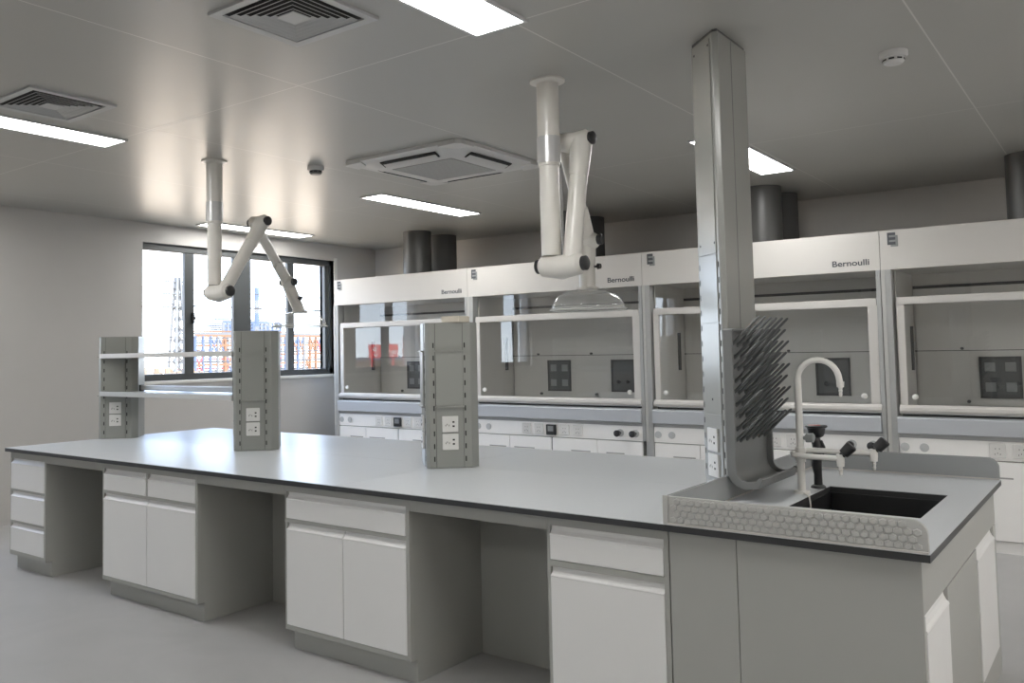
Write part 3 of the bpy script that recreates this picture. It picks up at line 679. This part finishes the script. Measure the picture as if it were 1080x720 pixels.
dl = [('dark round exhaust duct rising from the leftmost fume hood, nearer of its pair', 'dark round exhaust duct rising from the leftmost fume hood, farther of its pair'),
      ('dark exhaust duct on the second fume hood, mostly hidden by the hanging arm', 'black exhaust duct above the second fume hood, just right of the hanging arm'),
      ('dark round exhaust duct just right of the tall pillar, nearer of its pair', 'black exhaust duct behind another duct just right of the tall pillar'),
      ('dark exhaust duct at the right edge, above the rightmost fume hood', 'hidden rear exhaust duct above the rightmost fume hood')]
for k in range(4):
    for j, (yy, nm) in enumerate(((4.76, 0), (5.24, 1))):
        if k == 3 and j == 1: continue
        xc = B+U*k+0.955
        r = thing('exhaust_duct', dl[k][j], 'duct', (xc, yy, ZTp), 'exhaust ducts above the fume hoods')
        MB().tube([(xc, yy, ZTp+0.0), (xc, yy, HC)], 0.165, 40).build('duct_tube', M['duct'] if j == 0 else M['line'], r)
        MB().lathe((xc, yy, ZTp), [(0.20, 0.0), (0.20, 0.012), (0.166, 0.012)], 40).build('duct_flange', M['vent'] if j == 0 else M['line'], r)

# ------------------------------------------------------------------ ceiling fittings
def panel_light(x0, x1, y0, y1, label):
    r = thing('ceiling_light', label, 'ceiling light', ((x0+x1)/2, (y0+y1)/2, HC), 'long white ceiling lights')
    f = MB(); e = 0.014
    for q in ((x0, x0+e, y0, y1), (x1-e, x1, y0, y1), (x0+e, x1-e, y0, y0+e), (x0+e, x1-e, y1-e, y1)): f.box(*q, HC-0.012, HC)
    f.build('light_frame', M['lampframe'], r)
    MB().box(x0+e, x1-e, y0+e, y1-e, HC-0.009, HC-0.004).build('diffuser', M['lamp'], r)
panel_light(-1.68, -1.41, -1.37, 0.09, 'bright white ceiling light at the top edge, right of the square air diffuser')
panel_light(-1.76, -1.49, 2.62, 4.11, 'bright white ceiling light seen just behind the tall pillar')
panel_light(-4.69, -4.43, -1.37, 0.12, 'bright white ceiling light at the left edge, beside the left air diffuser')
panel_light(-4.78, -4.51, 2.64, 4.12, 'bright white ceiling light beyond the ceiling cassette unit')
panel_light(-7.13, -6.86, 2.62, 4.08, 'bright white ceiling light close to the window wall')
for i, (xc, yc) in enumerate(((1.4, -0.64), (1.4, 3.4), (-1.55, -4.7), (-4.56, -4.7), (1.4, -4.7), (-7.0, -0.64), (3.6, -0.64), (3.6, 3.4))):
    panel_light(xc-0.13, xc+0.13, yc-0.73, yc+0.73, 'white ceiling light outside the picture, over the other half of the room')

def diffuser(xc, yc, label):
    r = thing('air_diffuser', label, 'air vent', (xc, yc, HC), 'square air diffusers in the ceiling')
    def sq(m, s0, s1, za, zb, zc=None):
        zc = za if zc is None else zc
        vs = []
        for s, z in ((s0, za), (s1, zb)): vs += [(xc-s, yc-s, z), (xc+s, yc-s, z), (xc+s, yc+s, z), (xc-s, yc+s, z)]
        m.add(vs, [(i, (i+1) % 4, (i+1) % 4+4, i+4) for i in range(4)])
    m = MB(); sq(m, 0.245, 0.245, HC, HC-0.012); sq(m, 0.245, 0.205, HC-0.012, HC-0.010); sq(m, 0.205, 0.205, HC-0.010, HC)
    m.build('vent_frame', M['vent'], r)
    MB().box(xc-0.205, xc+0.205, yc-0.205, yc+0.205, HC-0.0015, HC-0.0005).build('vent_throat', M['slot'], r)
    for s in (0.186, 0.158, 0.130, 0.102, 0.074):
        m = MB(); sq(m, s, s-0.02, HC-0.014, HC-0.003); sq(m, s, s-0.005, HC-0.014, HC-0.014); m.build('louvre_ring', M['vent'], r)
    m = MB(); m.box(xc-0.05, xc+0.05, yc-0.05, yc+0.05, HC-0.014, HC-0.010); m.build('vent_centre', M['vent'], r)
diffuser(-2.11, -0.585, 'square louvred air diffuser at the top edge, left of the bright light')
diffuser(-4.04, -0.595, 'square louvred air diffuser at the left edge, above the left light')

# cassette air conditioner
ax, ay, s = -3.36, 2.03, 0.52
r = thing('cassette_air_conditioner', 'white square ceiling cassette air conditioner with a grey centre grille', 'air conditioner', (ax, ay, HC))
def rsq(s, rr, n=6):
    p = []
    for cx, cy, t0 in ((s-rr, s-rr, 0), (-s+rr, s-rr, PI/2), (-s+rr, -s+rr, PI), (s-rr, -s+rr, 3*PI/2)):
        for k in range(n+1): t = t0+PI/2*k/n; p.append((ax+cx+rr*math.cos(t), ay+cy+rr*math.sin(t)))
    return p
m = MB(); P0 = rsq(s, 0.09); P1 = rsq(s, 0.09); P2 = rsq(s*0.80, 0.12); P3 = rsq(s*0.72, 0.10); n = len(P0)
vs = [(x, y, HC-0.0005) for x, y in P0] + [(x, y, HC-0.022) for x, y in P1] + [(x, y, HC-0.03) for x, y in P2] + [(x, y, HC-0.055) for x, y in P3]
fs = [(j*n+i, j*n+(i+1) % n, (j+1)*n+(i+1) % n, (j+1)*n+i) for j in range(3) for i in range(n)] + [tuple(range(3*n, 4*n)), tuple(reversed(range(n)))]
m.add(vs, fs, 0, True); m.build('fascia', M['acw'], r)
MB().box(ax-0.27, ax+0.27, ay-0.27, ay+0.27, HC-0.059, HC-0.0545).build('centre_grille', M['acg'], r, bevel=0.001)
gl = MB()
for k in range(18): gl.box(ax-0.26, ax+0.26, ay-0.255+k*0.03, ay-0.251+k*0.03, HC-0.0605, HC-0.059)
gl.build('grille_slats', M['vent'], r)
for dx, dy in ((1, 0), (-1, 0), (0, 1), (0, -1)):
    c = Vector((ax+dx*0.395, ay+dy*0.395, HC-0.041)); u = Vector((-dy, dx, 0)); v = Vector((dx, dy, 0)); 
    sl = v*0.03+Vector((0, 0, 0.0115)); nn = u.cross(sl).normalized(); 
    if nn.z > 0: nn = -nn
    MB().obox(c+nn*0.006, u*0.25, sl, nn*0.004).build('air_slot', M['slot'], r, bevel=0.002)
    MB().obox(c+nn*0.010-sl*0.35, u*0.235, sl*0.55, nn*0.003).build('air_flap', M['acw'], r, bevel=0.002)
for i, (dx, dy) in enumerate(((1, 1), (-1, 1), (-1, -1), (1, -1))):
    q = [(ax+dx*(s+0.004), ay+dy*(s-0.17)), (ax+dx*(s+0.004), ay+dy*(s-0.03)), (ax+dx*(s-0.03), ay+dy*(s+0.004)), (ax+dx*(s-0.17), ay+dy*(s+0.004)), (ax+dx*(s-0.13), ay+dy*(s-0.10)), (ax+dx*(s-0.10), ay+dy*(s-0.13))]
    if dx*dy < 0: q = q[::-1]
    MB().prism(q, HC-0.034, HC-0.001).build('corner_cover', M['acw'], r, bevel=0.003)

def detector(x, y, label, dark):
    r = thing('smoke_detector', label, 'smoke detector', (x, y, HC), 'smoke detectors on the ceiling')
    MB().lathe((x, y, HC), [(0.062, 0), (0.062, -0.022), (0.056, -0.030), (0, -0.030)], 32).build('base', M['acw'], r)
    MB().lathe((x, y, HC-0.030), [(0.046, 0), (0.046, -0.018), (0.036, -0.028), (0, -0.03)], 32).build('sensor', M['acw'] if not dark else M['dgrey'], r)
    g_ = MB()
    for k in range(8):
        t = 2*PI*k/8; d = Vector((math.cos(t), math.sin(t), 0)); g_.obox(Vector((x, y, HC-0.04))+d*0.0455, d*0.001, Vector((-d.y, d.x, 0))*0.012, Vector((0, 0, 0.004)))
    g_.build('sensor_slots', M['slot'], r)
detector(-4.159, 1.504, 'small smoke detector with a dark underside, near the zigzag arm', True)
detector(-0.319, 1.588, 'small white smoke detector at the upper right', False)

# ------------------------------------------------------------------ outside the windows
MB().box(-140, XW-0.3, -120, 120, -1.4, -1.2).build('ground', M['ground'], kind='structure')
MB().box(XR+0.4, 60, -60, 60, -0.4, -0.2).build('ground', M['warm_bounce'], kind='structure')  # unseen ground, added to bounce warm light in through the right windows
MB().box(13, 13.5, -22, 22, -0.2, 7.5).build('sky_blocker_wall', M['warm_bounce'], kind='structure')  # unseen wall, added to block blue sky and warm the light from the right
XO = -45
def lattice(y0, y1, z0, z1, x, n, mats, seed):
    rd = random.Random(seed); m = MB()
    for i in range(n+1):
        y = y0+(y1-y0)*i/n
        m.box(x-0.08, x+0.08, y-0.07, y+0.07, -1.2, z1, rd.choice((0, 1, 1, 2)))
    for z in [z0+(z1-z0)*k/4 for k in range(5)]:
        m.box(x-0.05, x+0.05, y0, y1, z-0.075, z+0.075, 0 if z > z0+0.2*(z1-z0) else 1)
        m.box(x-1.6, x-1.5, y0, y1, z+0.12, z+0.26, 2); m.box(x-2.1, x-2.0, y0, y1, z+0.3, z+0.4, 3 if z < z0+1 else 0)
    for i in range(n):
        a = y0+(y1-y0)*i/n; b = y0+(y1-y0)*(i+1)/n
        if rd.random() < 0.85:
            za, zb = (z0, z0+(z1-z0)*0.5) if rd.random() < .5 else (z0+(z1-z0)*0.5, z1)
            for s_ in ((za, zb), (zb, za)): m.tube([(x, a, s_[0]), (x, b, s_[1])], 0.06, 5, rd.choice((0, 1, 3)))
    return m
r = thing('pipe_rack', 'orange and blue steel pipe rack standing outside the window', 'pipe rack', (XO, 36, -1.2))
lattice(30.4, 43.0, 0.3, 2.75, XO, 22, None, 3).build('steel_frame', [M['x_orange'], M['x_blue'], M['x_grey'], M['x_red']], r, weld=False)
r = thing('pipe_bridge', 'pale blue upper pipe bridge outside the window, behind the orange rack', 'pipe rack', (XO-8, 40, -1.2))
lattice(38.8, 44.5, 2.9, 4.0, XO-8, 14, None, 5).build('steel_frame', [M['x_blue'], M['x_grey'], M['x_grey'], M['x_blue']], r, weld=False)
r = thing('chimney_stack', 'thin blue and white chimney far outside the window', 'chimney', (XO-4, 38.7, -1.2))
m = MB()
for k in range(8): m.tube([(XO-4, 38.7, -1.2+k*0.95), (XO-4, 38.7, -1.2+(k+1)*0.95)], 0.17, 12, k % 2)
m.build('stack', [M['x_grey'], M['x_blue']], r)
def pylon(x, y, h, label):
    r = thing('power_pylon', label, 'pylon', (x, y, -1.2))
    m = MB()
    for sy in (-1, 1):
        for sx in (-1, 1): m.tube([(x+sx*0.45, y+sy*0.45, -1.2), (x+sx*0.1, y+sy*0.1, h)], 0.085, 5)
    for k in range(12):
        t0, t1 = k/12, (k+1)/12; z0, z1 = -1.2+(h+1.2)*t0, -1.2+(h+1.2)*t1; w0, w1 = 0.45-0.35*t0, 0.45-0.35*t1
        m.tube([(x, y-w0, z0), (x, y+w1, z1)], 0.065, 4); m.tube([(x, y+w0, z0), (x, y-w1, z1)], 0.065, 4)
    m.build('lattice_mast', M['x_grey'], r, weld=False)
    for z in (h-0.25, h-0.95, h-1.7): MB().tube([(x, y-1.0, z), (x, y+1.0, z)], 0.055, 5).build('cross_arm', M['x_grey'], r)
    return r
pyl = pylon(XO+3.5, 26.65, 5.95, 'pale lattice power pylon with overhead lines, seen through the left window pane')
for z, dz in ((6.0, -0.4), (5.3, -0.5), (3.1, -0.3), (2.4, -.35), (1.7, -0.3), (3.4, 0.5)):
    pts = [(XO+3.5, 5+60*k/10, z+dz*math.sin(PI*k/10)*2) for k in range(11)]
    MB().tube(pts, 0.03, 4).build('power_line', M['x_line'], pyl)
m = MB()
rd = random.Random(11)
for k in range(26):
    y = 25.8+k*0.2+rd.uniform(-.1, .1); m.tube([(XO+9+rd.uniform(-.5, .5), y*0.802-0.6, -1.25), (XO+9, y*0.802-0.55, 0.5+rd.uniform(0, 0.5))], [0.5, 0.12], 7)
m.build('rubble_mound', M['x_tan'], kind='stuff', label='heap of tan rubble on the ground below the power pylon', cat='rubble', weld=False)
r = thing('banner_board', 'red banner board with pale marks outside, reflected in the leftmost hood sash', 'banner', (XO, -40.5, -1.2))
m = MB(); m.box(XO-0.05, XO, -41.0, -37.6, 1.15, 2.15); m.box(XO-0.05, XO, -43.5, -41.7, 1.75, 2.85)
for y in (-41.8, -40.5, -38.0, -43.2): m.box(XO-0.2, XO-0.06, y-0.06, y+0.06, -1.2, 1.8)
m.build('board', M['x_red'], r)
m = MB(); rd = random.Random(4)
for k in range(14):
    y = rd.uniform(-40.7, -37.9); z = rd.uniform(1.3, 1.95); m.obox((XO+0.03, y, z), (0, rd.uniform(.08, .22), rd.uniform(-.1, .1)), (0.01, 0, 0), (0, -0.02, 0.05))
m.build('pale_marks', M['x_pale'], r)
r = thing('site_shed', 'low pale site shed outside, reflected beside the red banner', 'shed', (XO-3, -38, -1.2))
MB().box(XO-5, XO-3, -46, -32, -1.2, 0.9).build('shed_wall', M['x_tan'], r)
MB().box(XO-5.3, XO-2.7, -46.4, -31.6, 0.9, 1.15).build('shed_roof', M['x_blue'], r)

# ------------------------------------------------------------------ light
wd = bpy.data.worlds.new('sky'); bpy.context.scene.world = wd; wd.use_nodes = True
nt = wd.node_tree; n = nt.nodes; l = nt.links
bg = n['Background']; tc = n.new('ShaderNodeTexCoord'); sp = n.new('ShaderNodeSeparateXYZ'); cr = n.new('ShaderNodeValToRGB')
l.new(tc.outputs['Generated'], sp.inputs[0]); l.new(sp.outputs[2], cr.inputs[0]); l.new(cr.outputs[0], bg.inputs[0])
cr.color_ramp.elements[0].position = 0.0; cr.color_ramp.elements[0].color = (0.80, 0.90, 1.0, 1)
cr.color_ramp.elements[1].position = 0.28; cr.color_ramp.elements[1].color = (0.48, 0.66, 1.0, 1)
bg.inputs[1].default_value = 4.2
sun = bpy.data.lights.new('sun', 'SUN'); sun.energy = 6.5; sun.angle = 0.02; sun.color = (1, 0.93, 0.82)
so = bpy.data.objects.new('sun', sun); C.objects.link(so); so.rotation_euler = Vector((-0.75, 0.25, -0.62)).to_track_quat('-Z', 'Y').to_euler()
for k, (a, b, z0, xp, dx) in enumerate([(a, b, WZ0, XW-0.2, 1) for a, b in wins]+[(a, b, 1.0, XR+0.15, -1) for a, b in rwins]):
    ar = bpy.data.lights.new('window_portal', 'AREA'); ar.shape = 'RECTANGLE'; ar.size = b-a; ar.size_y = WZ1-z0; ar.cycles.is_portal = True
    ao = bpy.data.objects.new('window_portal', ar); C.objects.link(ao); ao.location = (xp, (a+b)/2, (z0+WZ1)/2)
    ao.rotation_euler = Vector((dx, 0, 0)).to_track_quat('-Z', 'Z').to_euler()

# ------------------------------------------------------------------ camera
cam = bpy.data.cameras.new('camera'); co = bpy.data.objects.new('camera', cam); C.objects.link(co)
yaw, pitch, roll, f = 0.6757, 0.0566, -0.0165, 921.76
F = Vector((-math.sin(yaw)*math.cos(pitch), math.cos(yaw)*math.cos(pitch), math.sin(pitch)))
R0 = Vector((math.cos(yaw), math.sin(yaw), 0)); U0 = R0.cross(F)
R2 = R0*math.cos(roll)+U0*math.sin(roll); U2 = -R0*math.sin(roll)+U0*math.cos(roll)
co.matrix_world = Matrix(((R2.x, U2.x, -F.x, 0.4984), (R2.y, U2.y, -F.y, -2.985), (R2.z, U2.z, -F.z, 1.4755), (0, 0, 0, 1)))
cam.sensor_width = 36; cam.lens = f/1080*36; cam.shift_x = 87.23/1080; cam.shift_y = -40.77/1080
cam.clip_start = 0.05; cam.clip_end = 400
bpy.context.scene.camera = co
sc = bpy.context.scene
sc.view_settings.view_transform = 'Standard'; sc.view_settings.look = 'None'; sc.view_settings.exposure = 1.15; sc.view_settings.gamma = 1.1
try:
    sc.cycles.max_bounces = 10; sc.cycles.diffuse_bounces = 5; sc.cycles.glossy_bounces = 5; sc.cycles.transparent_max_bounces = 16
    sc.cycles.sample_clamp_indirect = 6; sc.cycles.use_denoising = True; sc.cycles.caustics_reflective = False; sc.cycles.caustics_refractive = False
except Exception: pass
